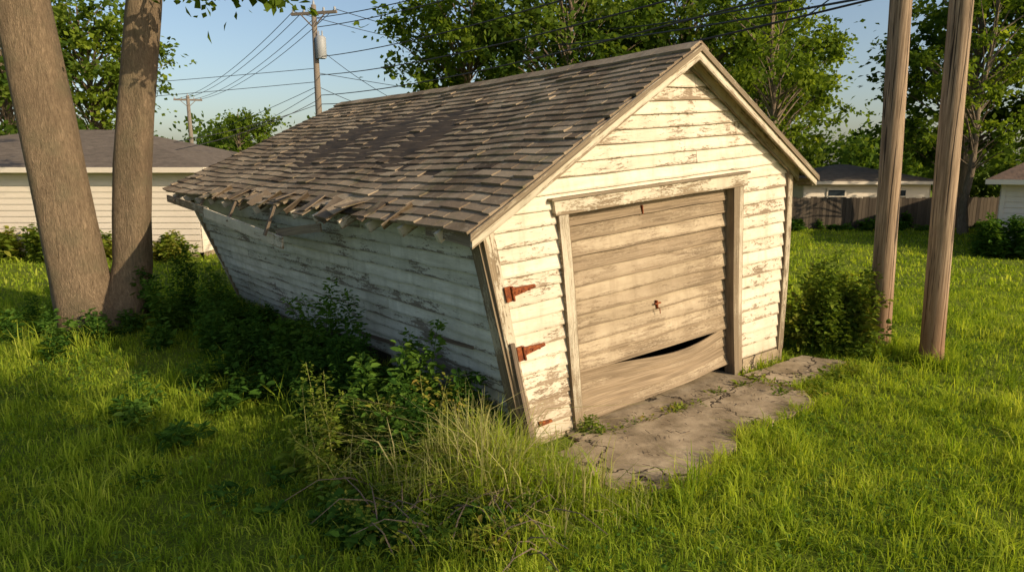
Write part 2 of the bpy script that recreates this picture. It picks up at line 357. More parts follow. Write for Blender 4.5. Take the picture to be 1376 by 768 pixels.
mb.gbox(FF,((openL(2.26)-.19,2.402),(openR(2.26)+.28,2.402),(openR(2.26)+.28,2.425),(openL(2.26)-.19,2.425)),.10,.095,0,8,1,.7)
mb.done('corner_and_door_trim',['trim','post','post','wood'],gar)
# door
mb=MB()
edges=[.03]
hs=[.17,.15,.15,.15]+[.164]*11
for h in hs: edges.append(edges[-1]+h)
sc=(2.262-.03)/(edges[-1]-.03); edges=[.03+(q-.03)*sc for q in edges]
SPL=4
def FD(s,z,off):
    t=(s-openL(z))/(openR(z)-openL(z)); t=max(0,min(1,t))
    if z<edges[SPL]-.001:
        lens=max(0,math.sin(pi*min(1,max(0,(t-.08)/.88))**1.25)); zz=z/edges[SPL]
        z=z-.135*lens*(.3+.7*t)*zz+.13*t*(1-zz)
        off+=.015*lens*zz
    return FF(s,z,off-.075+.01*math.sin(z*9+1))
for i,(a,b) in enumerate(zip(edges[:-1],edges[1:])):
    top=b+(.004 if i!=SPL-1 else -.002)
    ob=.036 if i%4 else .052
    a_=a+(.009 if i!=SPL else .002)
    mb.gbox(FD,((openL(a)-.01,a_),(openR(a)+.01,a_+random.uniform(-.006,.006)),(openR(top)+.01,top),(openL(top)-.01,top)),ob,.010,-.005,22,0,random.random(),wob=.012 if i!=SPL else 0)
mb.done('garage_door',['door'],gar)
mb=MB()
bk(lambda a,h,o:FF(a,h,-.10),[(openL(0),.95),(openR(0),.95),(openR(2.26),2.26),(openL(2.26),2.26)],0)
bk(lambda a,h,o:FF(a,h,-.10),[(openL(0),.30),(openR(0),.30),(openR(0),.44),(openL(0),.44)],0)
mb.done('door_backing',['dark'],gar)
mb=MB()
def strap(z,dz):
    f=FF
    s0=.06
    mb.gbox(f,((s0,z-.075),(s0+.075,z-.07),(s0+.075,z+.075),(s0,z+.07)),.088,.088,.07,1)
    mb.gbox(f,((s0+.07,z-.045),(s0+.36,z-.012+dz),(s0+.36,z+.016+dz),(s0+.07,z+.045)),.062,.062,.04,3)
    mb.tube([f(s0+.072,z-.07,.095),f(s0+.072,z+.07,.095)],[.014,.014],8)
    for q in (.12,.2,.28):
        c=Vector(f(s0+q,z,.064)); mb.tube([c,c+Vector((0,-.01,0))],[.012,.010],8)
strap(1.62,.02); strap(1.02,.02)
mb.gbox(FF,((.17,.20),(.34,.21),(.34,.235),(.17,.25)),.055,.055,.03,1)
mb.gbox(FD,((2.185,1.07),(2.20,1.07),(2.20,1.16),(2.185,1.16)),.06,.06,.02,1)
mb.gbox(FD,((2.14,1.125),(2.24,1.125),(2.24,1.138),(2.14,1.138)),.072,.072,.05,1)
mb.tube([FD(2.19,1.08,.06),FD(2.19,1.08,.085),FD(2.19,1.02,.085)],[.006]*3,6)
mb.gbox(FD,((2.05,2.12),(2.06,2.12),(2.06,2.21),(2.05,2.21)),.05,.05,.02,1)
mb.done('hinges_and_latch',['rust'],gar)
# ---- roof
def RL(e,d,off):
    t=(d+.2)/9.0; sg=math.sin(pi*max(0,min(1,t)))
    rs=2.25+.1*t; rz=4.09-.05*sg
    es=-.84-.41*t; ez=2.25+.11*t+.012*math.sin(d*2.3)
    z=rz+(ez-rz)*e-.035*sg*math.sin(pi*min(e,1))+.004*math.sin(d*5+e*7)
    return (rs+(es-rs)*e-.5*off,d,z+.86*off)
def RR(e,d,off):
    t=(d+.2)/9.0; sg=math.sin(pi*max(0,min(1,t)))
    rs=2.25+.1*t; rz=4.09-.05*sg; es=5.10; ez=2.67
    return (rs+(es-rs)*e+.44*off,d,rz+(ez-rz)*e-.03*sg*math.sin(pi*min(e,1))+.9*off)
mb=MB()
def slope(F,nr,dmg):
    nd=18
    for i in range(nd):
        d0=-.2+9.0*i/nd; d1=-.2+9.0*(i+1)/nd; g=lambda a,h,o:F(h,a,o)
        mb.gbox(g,((d0,0.0),(d1,0.0),(d1,.985),(d0,.985)),0,0,-.03,1,1,.5)
    for r in range(nr):
        e1=1.012-r/nr*1.0; e0=max(0,e1-1/nr-.022)
        d=-.225-random.random()*.3
        rv=random.uniform(-.07,.07)
        while d<8.82:
            wd=.30 if random.random()<.7 else random.choice((.15,.22,.4)); a=max(d,-.225+random.uniform(0,.012)); b=min(d+wd,8.83)-.009; d+=wd
            if b-a<.04: continue
            c=(a+b)/2; nz=noise.noise(Vector((c*.9,r*.22,3.1)))+.4*noise.noise(Vector((c*3,r*.6,8)))
            lift=random.uniform(0,.006); lo=random.uniform(-.010,.012)
            if random.random()<.06: lift+=.014
            if dmg:
                if r<2 and 1.0<c<5.5 and noise.noise(Vector((c*1.6,r*.5,1)))>.10+.15*r: continue
                if r<2 and .6<c<6.5 and random.random()<.35: lift+=random.uniform(-.012,.012); lo+=random.uniform(.0,.10)
                if r>3 and ((abs(c-1.5)<.25 and r in (6,)) or (abs(c-2.3)<.16 and r==7) or (abs(c-3.9)<.2 and r==12) or (abs(c-5.4)<.16 and r==9)): continue
            var=.52+.25*nz+rv+random.uniform(-.22,.22)
            if dmg and (random.random()<.04 or (nz>.45 and random.random()<.35)): var-=.35; lift+=random.uniform(0,.012)
            tl=random.uniform(-.002,.002)
            g=lambda x,h,o:F(h,x,o)
            ee=e1+lo/3.6
            mb.gbox(g,((a,ee+tl),(b,ee-tl),(b,e0),(a,e0)),.030+lift,.008,.004,1,0,max(0,min(1,var)))
slope(RL,25,True); slope(RR,22,False)
for i in range(33):
    d=-.23+i*.275
    for F in (RL,RR):
        g=lambda x,h,o:F(h,x,o)
        mb.gbox(g,((d,.05),(d+.30,.05),(d+.30,-.004),(d,-.004)),.045+.004*random.random(),.045,.02,1,0,random.uniform(.3,.8))
mb.done('shingle_roof',['shingle','rot'],gar)
mb=MB()
for c,l in ((1.0,-.10),(1.5,-.06),(1.95,.06),(2.12,.0),(2.4,-.12),(2.9,-.05),(3.3,-.10),(3.7,.03),(4.1,-.09),(4.5,-.05),(5.0,-.1),(5.3,-.02),(5.9,-.08)):
    p=Vector(RL(.985,c,.045))
    mb.beam(p+Vector((.16,random.uniform(-.06,.06),.085)),p+Vector((-.12,random.uniform(-.06,.06),-.03+l)),random.uniform(.09,.20),.012,random.choice((0,0,1)),random.random()*.7,up=Vector((.45,random.uniform(-.3,.3),.9)))
mb.done('loose_shingles',['shingle','wood'],gar)
mb=MB()
for F,v,mt in ((RL,.5,0),(RR,.4,0)):
    g=lambda x,h,o:(F(x,-.2,0)[0],-.2-o,F(x,-.2,0)[2]-.005+h)
    mb.gbox(g,((.0,-.15),(1.0,-.14),(1.0,0),(.0,0)),.03,.03,0,14,mt,v,wob=.004)
    mb.gbox(g,((.0,-.055),(1.01,-.055),(1.01,.012),(.0,.012)),.052,.052,.032,14,1,.7,wob=.004)
    g2=lambda x,h,o:(F(x,0,0)[0],-.046-o,F(x,0,0)[2]-.05+h)
    mb.gbox(g2,((.03,-.13),(.93,-.13),(.93,0),(.03,0)),.028,.028,0,10,mt,.5)
    g3=lambda x,h,o:(F(x,0,0)[0],-.19+h,F(x,0,0)[2]-.045-o)
    mb.gbox(g3,((.0,0),(.98,0),(.98,.14),(.0,.14)),.0,.0,-.02,8,0,.4)
d=.25
while d<8.6:
    top=Vector(RL(.88,d,-.085)); tip=Vector(RL(1.02,d,-.085))
    mb.beam(top,tip,.05,.10,0,.2); d+=.61
g=lambda x,h,o:(RL(.985,x,0)[0]-o,x,RL(.985,x,0)[2]-.035+h)
mb.gbox(g,((-.2,-.13),(.5,-.10),(.5,0),(-.2,0)),.02,.02,0,3,1,.9,wob=.02)
mb.beam((-1.16,3.30,1.86),(-1.36,5.9,2.10),.024,.15,0,.3,nseg=8)
mb.beam((-1.33,5.8,2.12),(-1.30,8.45,2.22),.024,.12,1,.7,nseg=8)
mb.beam((-1.08,3.5,1.80),(-1.27,6.3,2.05),.02,.07,2,.7,nseg=6)
mb.beam((-1.0,2.5,2.10),(-1.12,3.6,1.96),.02,.10,1,.8,nseg=3)
for d in (3.6,5.0,6.4,7.8): mb.beam((-1.20-.02*d,d,1.72+.06*d),(-1.02-.03*d,d,2.30),.03,.06,2,.5,up=Vector((0,1,0)))
g=lambda x,h,o:(5.10+o,x,2.63+h)
mb.gbox(g,((-.2,-.09),(8.7,-.09),(8.7,0),(-.2,0)),.02,.02,0,6,0,.6)
mb.beam((4.9,-.1,2.62),(5.34,.05,2.52),.2,.02,2,.6)
mb.done('barge_boards_and_rafters',['trim','post','wood'],gar)
mb=MB()
mb.beam((.06,.1,.10),(.06,8.5,.10),.10,.14,0,.5)
for d0,s,z0,d1,s1,z1,wd,mt in ((3.2,-.10,.10,5.9,-.05,.34,.12,1),(4.2,-.32,.05,6.9,-.1,.30,.12,1),(.25,-.06,.12,1.5,-.10,.04,.10,0),(.1,-.02,.05,1.3,-.28,.03,.09,1),(5.4,-.22,.1,7.9,-.06,.3,.12,1)):
    mb.beam((s,d0,z0),(s1,d1,z1),.02,wd,mt,.5)
for i in range(14):
    d=.3+i*.6; mb.beam((.02,d,.02),(-.02,d,.3),.03,.08,0,.4,up=Vector((0,1,0)))
mb.done('sill_and_rotten_skirt',['rot','wood'],gar)
mb=MB()
mb.box((3.83,-.035,0),(4.86,.12,.20)); mb.box((4.72,.121,0),(4.86,8.6,.12)); mb.box((0.0,-.03,0),(.60,.1,.045))
mb.done('foundation',['concrete'],gar)
mb=MB(); mb.face([(.1,.8,.02),(4.7,.8,.02),(4.7,8.5,.02),(.1,8.5,.02)]); mb.done('floor_slab',['dark'],gar)

# concrete apron
pad=empty('concrete_driveway_apron',(OX,OY,0),ANG)
def slabpoly(name,pts,zt,tilt):
    mb=MB(); P=[]
    for i,(a,b) in enumerate(zip(pts,pts[1:]+pts[:1])):
        n=max(1,int(math.hypot(b[0]-a[0],b[1]-a[1])/.08))
        for k in range(n):
            t=k/n; x=a[0]+(b[0]-a[0])*t; y=a[1]+(b[1]-a[1])*t
            P.append((x+noise.noise(Vector((x*5,y*5,1)))*.05,y+noise.noise(Vector((x*5,y*5,7)))*.05))
    c=(sum(p[0] for p in P)/len(P),sum(p[1] for p in P)/len(P))
    zf=lambda p: zt+(p[0]-c[0])*tilt[0]+(p[1]-c[1])*tilt[1]
    mb.face([(p[0],p[1],zf(p)) for p in P])
    for a,b in zip(P,P[1:]+P[:1]): mb.face([(a[0],a[1],-.05),(b[0],b[1],-.05),(b[0],b[1],zf(b)),(a[0],a[1],zf(a))])
    mb.done(name,['concrete'],pad)
slabpoly('slab_1',[(.0,-.40),(-.05,-1.2),(.45,-1.62),(1.05,-1.55),(1.7,-1.28),(3.30,-1.32),(3.66,-1.0),(3.62,-.42),(1.6,-.40),(.35,-.30)],.055,(.003,-.008))
slabpoly('slab_2',[(3.69,-.98),(4.6,-.88),(5.35,-.76),(5.12,-.20),(3.68,-.16)],.05,(.008,0))
slabpoly('slab_3',[(.45,-.26),(1.6,-.365),(3.62,-.385),(3.60,.78),(.62,.78)],.035,(0.004,.0))
def in_pad(s,d):
    e=.06*np.sin(s*7)+.05*np.sin(s*17+1)
    a=(s>.02)&(s<1.62)&(d>-1.50+e)&(d<.1)
    a&=~((s<.45)&(d<-1.15-(s)*.85))
    b=(s>1.6)&(s<3.6)&(d>-1.23+e)&(d<.1)
    c=(s>3.6)&(s<5.25)&(d>-.86+e)&(d<-.18)
    return a|b|c

# ------------------------------------------------------------------ trees
def trunk_interp(path,t):
    x=t*(len(path)-1); i=min(int(x),len(path)-2); f=x-i; return path[i].lerp(path[i+1],f)
def make_tree(seed,H,r0,cc,rx,rz,ncl,per,leaf,mat,bmat,tr0=.3,sig=.5,stems=None,extra=None,flat=.6,sides=10):
    rs=np.random.default_rng(seed); random.seed(seed)
    mb=MB()
    if stems is None:
        p=[];x=y=0
        for i in range(9):
            p.append(Vector((x,y,H*.9*i/8))); x+=rs.normal()*.12; y+=rs.normal()*.12
        stems=[(p,[r0*(1.35 if i==0 else 1)*(1-.85*i/8) for i in range(9)])]
    for p,rd in stems: mb.tube(p,rd,sides,0,.5,.18)
    C=[];D=[];V=[];cen=Vector(cc)
    targets=[]
    for i in range(ncl):
        v=rs.normal(size=3); v/=np.linalg.norm(v); rr=rs.uniform(.3,1)**.5
        k=1+.34*noise.noise(Vector(v*1.8)+Vector((seed,0,0)))*2
        targets.append((Vector((v[0]*rx*rr*k,v[1]*rx*rr*k,v[2]*rz*rr*k))+cen,1.0))
    for e in (extra or []): targets.append((Vector(e[:3]),e[3]))
    for T,szf in targets:
        st=stems[int(rs.integers(len(stems)))][0]
        if len(stems)>1: st=min(stems,key=lambda q:(trunk_interp(q[0],.8)-T).length+rs.normal()*.6)[0]
        hh=max(tr0, min(.97,(T.z-(T-cen).xy.length*.55-st[0].z)/(st[-1].z-st[0].z)*rs.uniform(.75,1.0)))
        A=trunk_interp(st,hh); mid=A.lerp(T,.5)+Vector((rs.normal()*.15,rs.normal()*.15,.12*(T-A).length*.6))
        pts=[A,A.lerp(mid,.5),mid,mid.lerp(T,.5)+Vector((0,0,.05)),T]
        L=(T-A).length; rb=.015+.012*L
        mb.tube(pts,[rb,rb*.75,rb*.55,rb*.35,rb*.15],5,0,.5)
        cv=rs.uniform(.15,.8)
        n=int(per*szf*rs.uniform(.5,1.4)); s=sig*rs.uniform(.6,1.35)
        q=rs.normal(size=(n,3))*np.array([s,s,s*flat])
        nt=8; tw=rs.normal(size=(nt,3))*np.array([s,s,s*flat])*1.15; pick=rs.integers(nt,size=n); tt=rs.uniform(.1,1.0,size=(n,1))
        q2=tw[pick]*tt+rs.normal(size=(n,3))*s*.15
        q=np.where(rs.random((n,1))<.8,q2,q)
        C.append(q+np.array(T))
        D.append(q*.6+rs.normal(size=(n,3))*.5+np.array([0,0,-.25]))
        V.append(np.clip(cv+rs.normal(size=n)*.16,0,1))
    C=np.concatenate(C);D=np.concatenate(D);V=np.concatenate(V); n=len(C)
    Nn=rs.normal(size=(n,3))*.7+np.array([0,0,1.0])
    L=leaf*rs.uniform(.6,1.3,n); Vt,Q=leaves(C,D,Nn,L,L*rs.uniform(.55,.85,n))
    return mb,(Vt,Q,mat,V),bmat
cache={}
def place_tree(name,T,loc,rz=0,sc=1):
    mb,(V,Q,mat,var),bmat=T
    e=empty(name,loc,rz,sc)
    key=id(mb)
    if key in cache:
        for nm,me in cache[key]:
            o=bpy.data.objects.new(nm,me); coll.objects.link(o); o.parent=e
    else:
        a=mb.done('trunk_and_limbs',[bmat],e,True); b=qmesh('foliage',V,Q,mat,var,e)
        cache[key]=[('trunk_and_limbs',a.data),('foliage',b.data)]
    return e
TA=make_tree(11,13,.24,(0,0,8.2),3.5,4.6,92,120,.29,'leaf','bark2',.2,.52)
TB=make_tree(23,14,.28,(0,0,7.6),4.1,5.4,108,120,.29,'leafd','bark2',.15,.58)
TC=make_tree(37,12,.18,(0,0,7.8),2.5,4.4,44,105,.22,'leaf','bark2',.25,.42)
TD=make_tree(41,8,.2,(0,0,4.6),3.0,3.2,60,120,.32,'leaf','bark2',.12,.5)
nm='deciduous_tree'
for T,x,y,rz,sc in ((TA,-2.4,34,0,1.0),(TB,2.2,32,1,1.0),(TB,5.6,37,2.2,1.1),(TB,9.2,36,3,1.05),(TC,10.8,28,.5,.95),(TC,13.9,40,2.4,1.15),(TB,22.2,33,5,1.05),(TA,25.5,30,1.2,1.0),(TA,18.5,46,4,1.05),
    (TB,-23.5,31,2.0,1.0),(TA,-21.3,35,3.3,.92),(TD,-20.5,52,0,.95),(TC,18.6,27.3,3.7,.95),(TB,16.5,50,2,1.0)):
    place_tree(nm,T,(x,y,0),rz,sc)
# trees standing behind and right of the viewpoint, they shade the near lawn
TS=make_tree(53,10,.25,(0,0,6.9),2.2,2.5,75,160,.26,'leaf','bark2',.25,.45)
TS2=make_tree(57,12.5,.25,(0,0,9.7),2.1,2.3,75,160,.26,'leaf','bark2',.4,.45)
place_tree('maple_tree',TS,(9.0,-4.0,0)); place_tree('maple_tree',TS2,(12.0,-5.1,0),2.0,1.0)
def vp(*a): return [Vector(p) for p in a]
stA=(vp((.25,-.05,-.1),(.17,-.05,.18),(.08,-.05,.5),(.0,-.05,1.0),(-.08,-.05,1.82),(-.16,-.05,2.7),(-.25,-.05,3.68),(-.42,-.05,5.44),(-.65,0,7.5),(-1.0,.1,9.5),(-1.2,.2,11)),[.74,.62,.53,.48,.45,.43,.42,.39,.32,.2,.08])
stB=(vp((.45,.15,-.1),(.60,.15,.2),(.72,.18,.6),(.82,.2,1.1),(.88,.2,1.9),(.98,.2,2.8),(1.12,.2,3.7),(1.42,.2,5.3),(1.8,.2,7.4),(2.2,.1,9.2),(2.5,0,10.5)),[.58,.46,.36,.32,.30,.29,.28,.27,.22,.14,.06])
ext=[(3.0,-.9,5.45,.7),(3.5,-.7,5.5,.8),(4.0,-.9,5.65,.7),(2.4,-.5,5.6,.6),(-1.4,-.3,5.6,.7),(-2.4,.2,5.0,.8),(-2.6,.4,4.2,.6),(-2.9,.4,3.4,.5)]
TM=make_tree(61,11,.5,(.6,0,9.6),4.0,2.4,50,220,.16,'leaf','bark',.72,.36,[stA,stB],ext,sides=28)
place_tree('twin_trunk_maple_tree',TM,(-7.55,11.45,0))
def mass(name,boxes,leaf,mat,n,seed):
    rs=np.random.default_rng(seed); C=[];V=[]
    for (x0,x1,y0,y1,h0,h1,cnt) in boxes:
        for i in range(cnt):
            x=rs.uniform(x0,x1);y=rs.uniform(y0,y1);h=rs.uniform(h0,h1);R=h*.36
            for j in range(14):
                c=np.array([x+rs.normal()*R*.6,y+rs.normal()*R*.6,rs.uniform(.08,.95)*h]); s=R*.32; cv=rs.uniform(.15,.75)
                C.append(rs.normal(size=(n,3))*s+c); V.append(np.clip(cv+rs.normal(size=n)*.15,0,1))
    C=np.concatenate(C);V=np.concatenate(V);ok=C[:,2]>.0;C=C[ok];V=V[ok];m_=len(C)
    L=leaf*rs.uniform(.6,1.3,m_); Vt,Q=leaves(C,rs.normal(size=(m_,3)),rs.normal(size=(m_,3))+np.array([0,0,.8]),L,L*.7); qmesh(name,Vt,Q,mat,V)
mass('distant_trees',[(-90,90,70,95,5,8,85),(-60,-36,60,70,4,6,8)],.65,'leafd',42,3)
mass('shrub_row',[(21,38,33,40,1.8,3.6,14),(9,21,40,44,2.5,4.5,12),(-4,8,34,42,2.5,4.5,8),(-42,-26,33,38,3,5,9)],.32,'leafd',50,5)

# ------------------------------------------------------------------ neighbour buildings
def hip_house(name,x0,x1,y0,y1,ez,rz_,roofm,ov=.45,windows=(),rot=0,loc=None):
    cx=(x0+x1)/2; cy=(y0+y1)/2
    e=empty(name,loc or (cx,cy,0),rot)
    X0,X1,Y0,Y1=x0-cx,x1-cx,y0-cy,y1-cy
    mb=MB(); n=int(ez/.19)
    sides=((lambda a,h,o:(a,Y0-o,h),X0,X1),(lambda a,h,o:(X1+o,a,h),Y0,Y1),(lambda a,h,o:(X0-o,a,h),Y0,Y1),(lambda a,h,o:(a,Y1+o,h),X0,X1))
    for f,a,b in sides:
        for i in range(n):
            h0=.15+i*(ez-.15)/n;h1=.15+(i+1)*(ez-.15)/n
            mb.gbox(f,((a,h0),(b,h0),(b,h1),(a,h1)),.03,.006,-.1,1,0,random.random())
        mb.gbox(f,((a,0),(b,0),(b,.15),(a,.15)),.0,.0,-.1,1,1)
        mb.gbox(f,((a-.02,.16),(a+.1,.16),(a+.1,ez),(a-.02,ez)),.045,.045,.031,1,0,.9)
    mb.done('walls',['vinyl','concrete'],e)
    mb=MB(); hy=(Y1-Y0)/2+ov; X0-=ov;X1+=ov;Y0-=ov;Y1+=ov; run=min(hy,(X1-X0)/2-.3)
    A,B=(X0+run,0,rz_),(X1-run,0,rz_); c=[(X0,Y0,ez),(X1,Y0,ez),(X1,Y1,ez),(X0,Y1,ez)]
    mb.face([c[0],c[1],B,A]);mb.face([c[1],c[2],B]);mb.face([c[2],c[3],A,B]);mb.face([c[3],c[0],A])
    mb.done('hip_roof',[roofm],e)
    mb=MB()
    mb.box((X0,Y0-.02,ez-.16),(X1,Y0+.02,ez-.004));mb.box((X0,Y1-.02,ez-.16),(X1,Y1+.02,ez-.004));mb.box((X0-.02,Y0+.021,ez-.16),(X0+.02,Y1-.021,ez-.004));mb.box((X1-.02,Y0+.021,ez-.16),(X1+.02,Y1-.021,ez-.004))
    mb.face([(X0,Y0+.02,ez-.15),(X1,Y0+.02,ez-.15),(X1,Y1-.02,ez-.15),(X0,Y1-.02,ez-.15)])
    mb.done('gutter_and_soffit',['vinyl'],e)
    if windows:
        mb=MB()
        for wx,wz,ww,wh in windows:
            wx-=cx; yy=y0-cy
            mb.box((wx-ww/2-.08,yy-.07,wz-.08),(wx+ww/2+.08,yy-.031,wz+wh+.08),1); mb.box((wx-ww/2,yy-.085,wz),(wx+ww/2,yy-.071,wz+wh),0)
            mb.box((wx-ww/2,yy-.10,wz+wh/2-.02),(wx+ww/2,yy-.086,wz+wh/2+.02),1)
        mb.done('windows',['glass','vinyl'],e)
hip_house('neighbour_garage',-22,-9.6,20.4,30,2.75,4.1,'groof')
hip_house('neighbour_house',-46,-27,34,44,3.0,5.2,'groof')
hip_house('suburban_house',0,10,0,8,2.35,5.0,'broof',windows=((3.0,.9,1.2,1.1),),rot=math.radians(-38),loc=(22.7,22.3,0))
hip_house('grey_roof_bungalow',14.4,20.6,33,38.5,2.05,2.85,'groof',windows=((16,1.0,.8,.6),(18.8,1.0,1.2,.6)))
mb=MB(); x=10.6
while x<24:
    h=1.42+random.uniform(-.04,.03); z0=.03
    mb.box((x,29.5+random.uniform(-.006,.006),z0),(x+.135,29.525,h),0,random.random()); x+=.145
for z in (.4,1.15): mb.box((10.6,29.53,z),(24,29.57,z+.09),0,.3)
x=10.6
while x<24.2: mb.box((x,29.571,0),(x+.1,29.67,1.4),0,.4); x+=2.4
mb.done('wooden_fence',['fence'])

# ------------------------------------------------------------------ poles and wires
def rpole(loc,lean,h,r):
    mb=MB(); random.seed(int(loc[0]*100)); n=16
    mb.tube([(lean[0]*(i/n)*h,lean[1]*(i/n)*h,-.15+(h+.15)*i/n) for i in range(n+1)],[r*(1-.16*i/n)+(.012 if i==0 else 0) for i in range(n+1)],24,0,.5,.05)
    o=mb.done('wooden_pole',['pole'],None,True); o.location=loc; return o
rpole((5.68,9.92,0),(-.036,0),8.5,.158); rpole((5.99,9.12,0),(-.031,0),8.3,.152)
def upole(loc,h,tr,rz,th=1.0):
    e=empty('utility_pole',loc,rz); mb=MB()
    mb.tube([(0,0,0),(0,0,h*.5),(0,0,h)],[.17*th,.15*th,.11*th],12,0)
    mb.done('pole_shaft',['pole_grey'],e,True); mb=MB()
    mb.beam((-1.15,.0,h-.35),(1.15,.0,h-.35),.1,.12*th)
    mb.beam((0,-.09,h-1.0),(-.6,-.09,h-.42),.04,.05); mb.beam((0,-.09,h-1.0),(.6,-.09,h-.42),.04,.05)
    mb.done('crossarm',['pole_grey'],e); mb=MB()
    for x in (-1.05,-.5,.5,1.05):
        mb.tube([(x,0,h-.29),(x,0,h-.2),(x,0,h-.12)],[.03,.06,.035],8)
    mb.tube([(0,0,h),(0,0,h+.08),(0,0,h+.2)],[.05,.06,.03],8)
    if tr:
        mb.tube([(.33,-.1,h-2.35),(.33,-.1,h-2.3),(.33,-.1,h-1.45),(.33,-.1,h-1.38)],[.2,.24,.24,.18],16)
        mb.tube([(.25,-.1,h-1.38),(.25,-.1,h-1.15)],[.04,.03],8);mb.tube([(.42,-.1,h-1.38),(.42,-.1,h-1.15)],[.04,.03],8)
        mb.beam((0,-.05,h-1.6),(.2,-.1,h-1.6),.06,.06);mb.beam((0,-.05,h-2.1),(.2,-.1,h-2.1),.06,.06)
    mb.done('insulators_and_transformer',['metal'],e,True)
upole((-9.0,31.8,0),9.95,True,-.25); upole((-28.4,60,0),8.8,False,.3,1.25)
mb=MB()
def wire(a,b,sag,r=.014,n=18):
    a=Vector(a);b=Vector(b); mb.tube([a.lerp(b,i/n)-Vector((0,0,sag*4*(i/n)*(1-i/n))) for i in range(n+1)],[r]*(n+1),5)
P1=Vector((-9.0,31.8,0))
for x,z in ((-1.05,9.73),(-.5,9.73),(.5,9.73),(1.05,9.73)):
    a=P1+Vector((x*.97,-x*.25,z)); wire(a,(-28.4+x,60,8.5),.7,.016)
    if abs(x)>.6: wire(a,(4+x,60,12.5),.7,.016)
for z,zb,px in ((5.6,5.2,5.5),(6.0,5.6,5.85),(6.9,6.0,5.5),(7.7,6.5,5.85),(9.4,7.2,5.5),(9.0,7.0,5.85)):
    wire(P1+Vector((.15,0,z)),(px-.0,9.9 if px<5.7 else 9.1,zb),.35,.018)
for z,q in ((7.2,(-60,48,7.0)),(6.6,(-60,50,6.2)),(6.4,(-34,64,4.5)),(6.2,(-30,64,4.3)),(7.0,(14,64,7.5)),(6.4,(-3,40,5.0)),(8.2,(-4.5,39,5.6)),(5.8,(-12,20.5,3.0)),(5.6,(-15,21,3.0))): wire(P1+Vector((0,0,z)),q,.4,.014)
wire((5.5,9.8,6.0),(-30,26,12.5),.3,.012)
for z in (5.6,5.9,6.3): wire((5.85,9.1,z),(34,16,z+4.5),.4,.014)
wire((5.5,9.8,5.4),(3,40,10.5),.3,.02);wire((5.5,9.8,5.9),(14,44,9.5),.3,.016);wire((5.5,9.8,5.2),(-1,40,9.6),.3,.02)
mb.done('power_lines',['wire'])

# ------------------------------------------------------------------ weeds, shrubs
def plants(name,spec,mat,seed,leafL=.07,stem='weed',aspect=.5):
    rs=np.random.default_rng(seed); mb=MB(); C=[];D=[];Nn=[];V=[];LL=[]
    for X,Y,h,spd,ns in spec:
        pv=rs.uniform(.15,.8); lf=rs.uniform(.7,1.5)
        for k in range(ns):
            an=rs.uniform(0,2*pi); hh=h*rs.uniform(.45,1.15); o=rs.uniform(.1,1)*spd
            b=Vector((X+rs.normal()*spd*.25,Y+rs.normal()*spd*.25,-.02)); tip=b+Vector((math.cos(an)*o,math.sin(an)*o,hh))
            mid=b.lerp(tip,.5)+Vector((-math.cos(an)*o*.12,-math.sin(an)*o*.12,hh*.1))
            pts=[b,b.lerp(mid,.5)+Vector((rs.normal()*.01,0,0)),mid,mid.lerp(tip,.5)+Vector((0,rs.normal()*.01,.01)),tip]
            mb.tube(pts,[.006,.005,.004,.003,.0015],4,0,.5)
            nl=int(hh/.035/lf)+4
            for j in range(nl):
                t=.12+.88*j/nl; x=t*4; i=min(3,int(x)); p=pts[i].lerp(pts[i+1],x-i)
                for sgn in (0,1,2):
                    a2=j*2.4+sgn*2.1+rs.normal()*.4; side=np.array([math.cos(a2),math.sin(a2),rs.uniform(-.25,.5)])
                    off=side*rs.uniform(.01,.12)*(1.1-t*.6)
                    C.append(np.array(p)+off);D.append(side+rs.normal(size=3)*.25);Nn.append([rs.normal()*.4,rs.normal()*.4,1])
                    V.append(pv+rs.normal()*.15);LL.append(leafL*lf*rs.uniform(.6,1.35)*(1.25-t*.6))
    e=empty(name); mb.done('stems',[stem],e)
    C=np.array(C);L=np.array(LL); Vt,Q=leaves(C,np.array(D),np.array(Nn,dtype=float),L,L*aspect*np.random.default_rng(1).uniform(.8,1.2,len(L)),True)
    qmesh('leaves',Vt,Q,mat,np.repeat(np.clip(V,0,1),2),e)
rs=np.random.default_rng(5)
sp_=[]
for i in range(120):
    d=rs.uniform(.2,8.6); s=rs.uniform(-1.35,-.15)-.3*rs.random(); hmax=.30+.35*rs.random()
    if s>-.5: hmax*=.8
    X,Y=toworld(s,d); sp_.append((X,Y,hmax,.22,4))
for (s,d,h,n) in ((-.75,.75,1.2,7),(-.95,1.0,1.0,6),(-.55,1.3,1.0,6),(-.8,1.9,1.0,6),(-.9,2.5,1.15,7),(-.8,3.1,1.3,7),(-1.1,3.5,1.0,6),(-1.3,4.4,.85,6),(-1.2,6.0,.95,7),(-.9,7.3,1.1,7),(-1.3,7.8,1.3,8),(-1.7,7.2,1.0,7),(-1.5,5.2,.8,6),(-.5,.45,.8,6),(-1.9,8.4,1.2,7),(-1.2,1.7,.9,6),(-1.0,.3,.9,6),(-1.25,1.1,.85,6),(-1.3,2.6,.85,6)):
    X,Y=toworld(s,d); sp_.append((X,Y,h,.34,n))
for i in range(22):
    sp_.append((-7+rs.normal()*1.0,10.7+rs.normal()*.5,.3+.25*rs.random(),.2,4))
for i in range(26):
    sp_.append((rs.uniform(-4.5,-1.2),rs.uniform(6.3,8.3),.25+.25*rs.random(),.22,4))
plants('weeds',sp_,'weed',9,.10)
rs=np.random.default_rng(15)
plants('bramble_bush',[(-1.35+rs.normal()*.35,5.85+rs.normal()*.25,.5+.4*rs.random(),.40,4) for i in range(12)]+[(-.65+rs.normal()*.25,5.5+rs.normal()*.2,.4,.3,4) for i in range(7)],'bramble',19,.072,'dry')
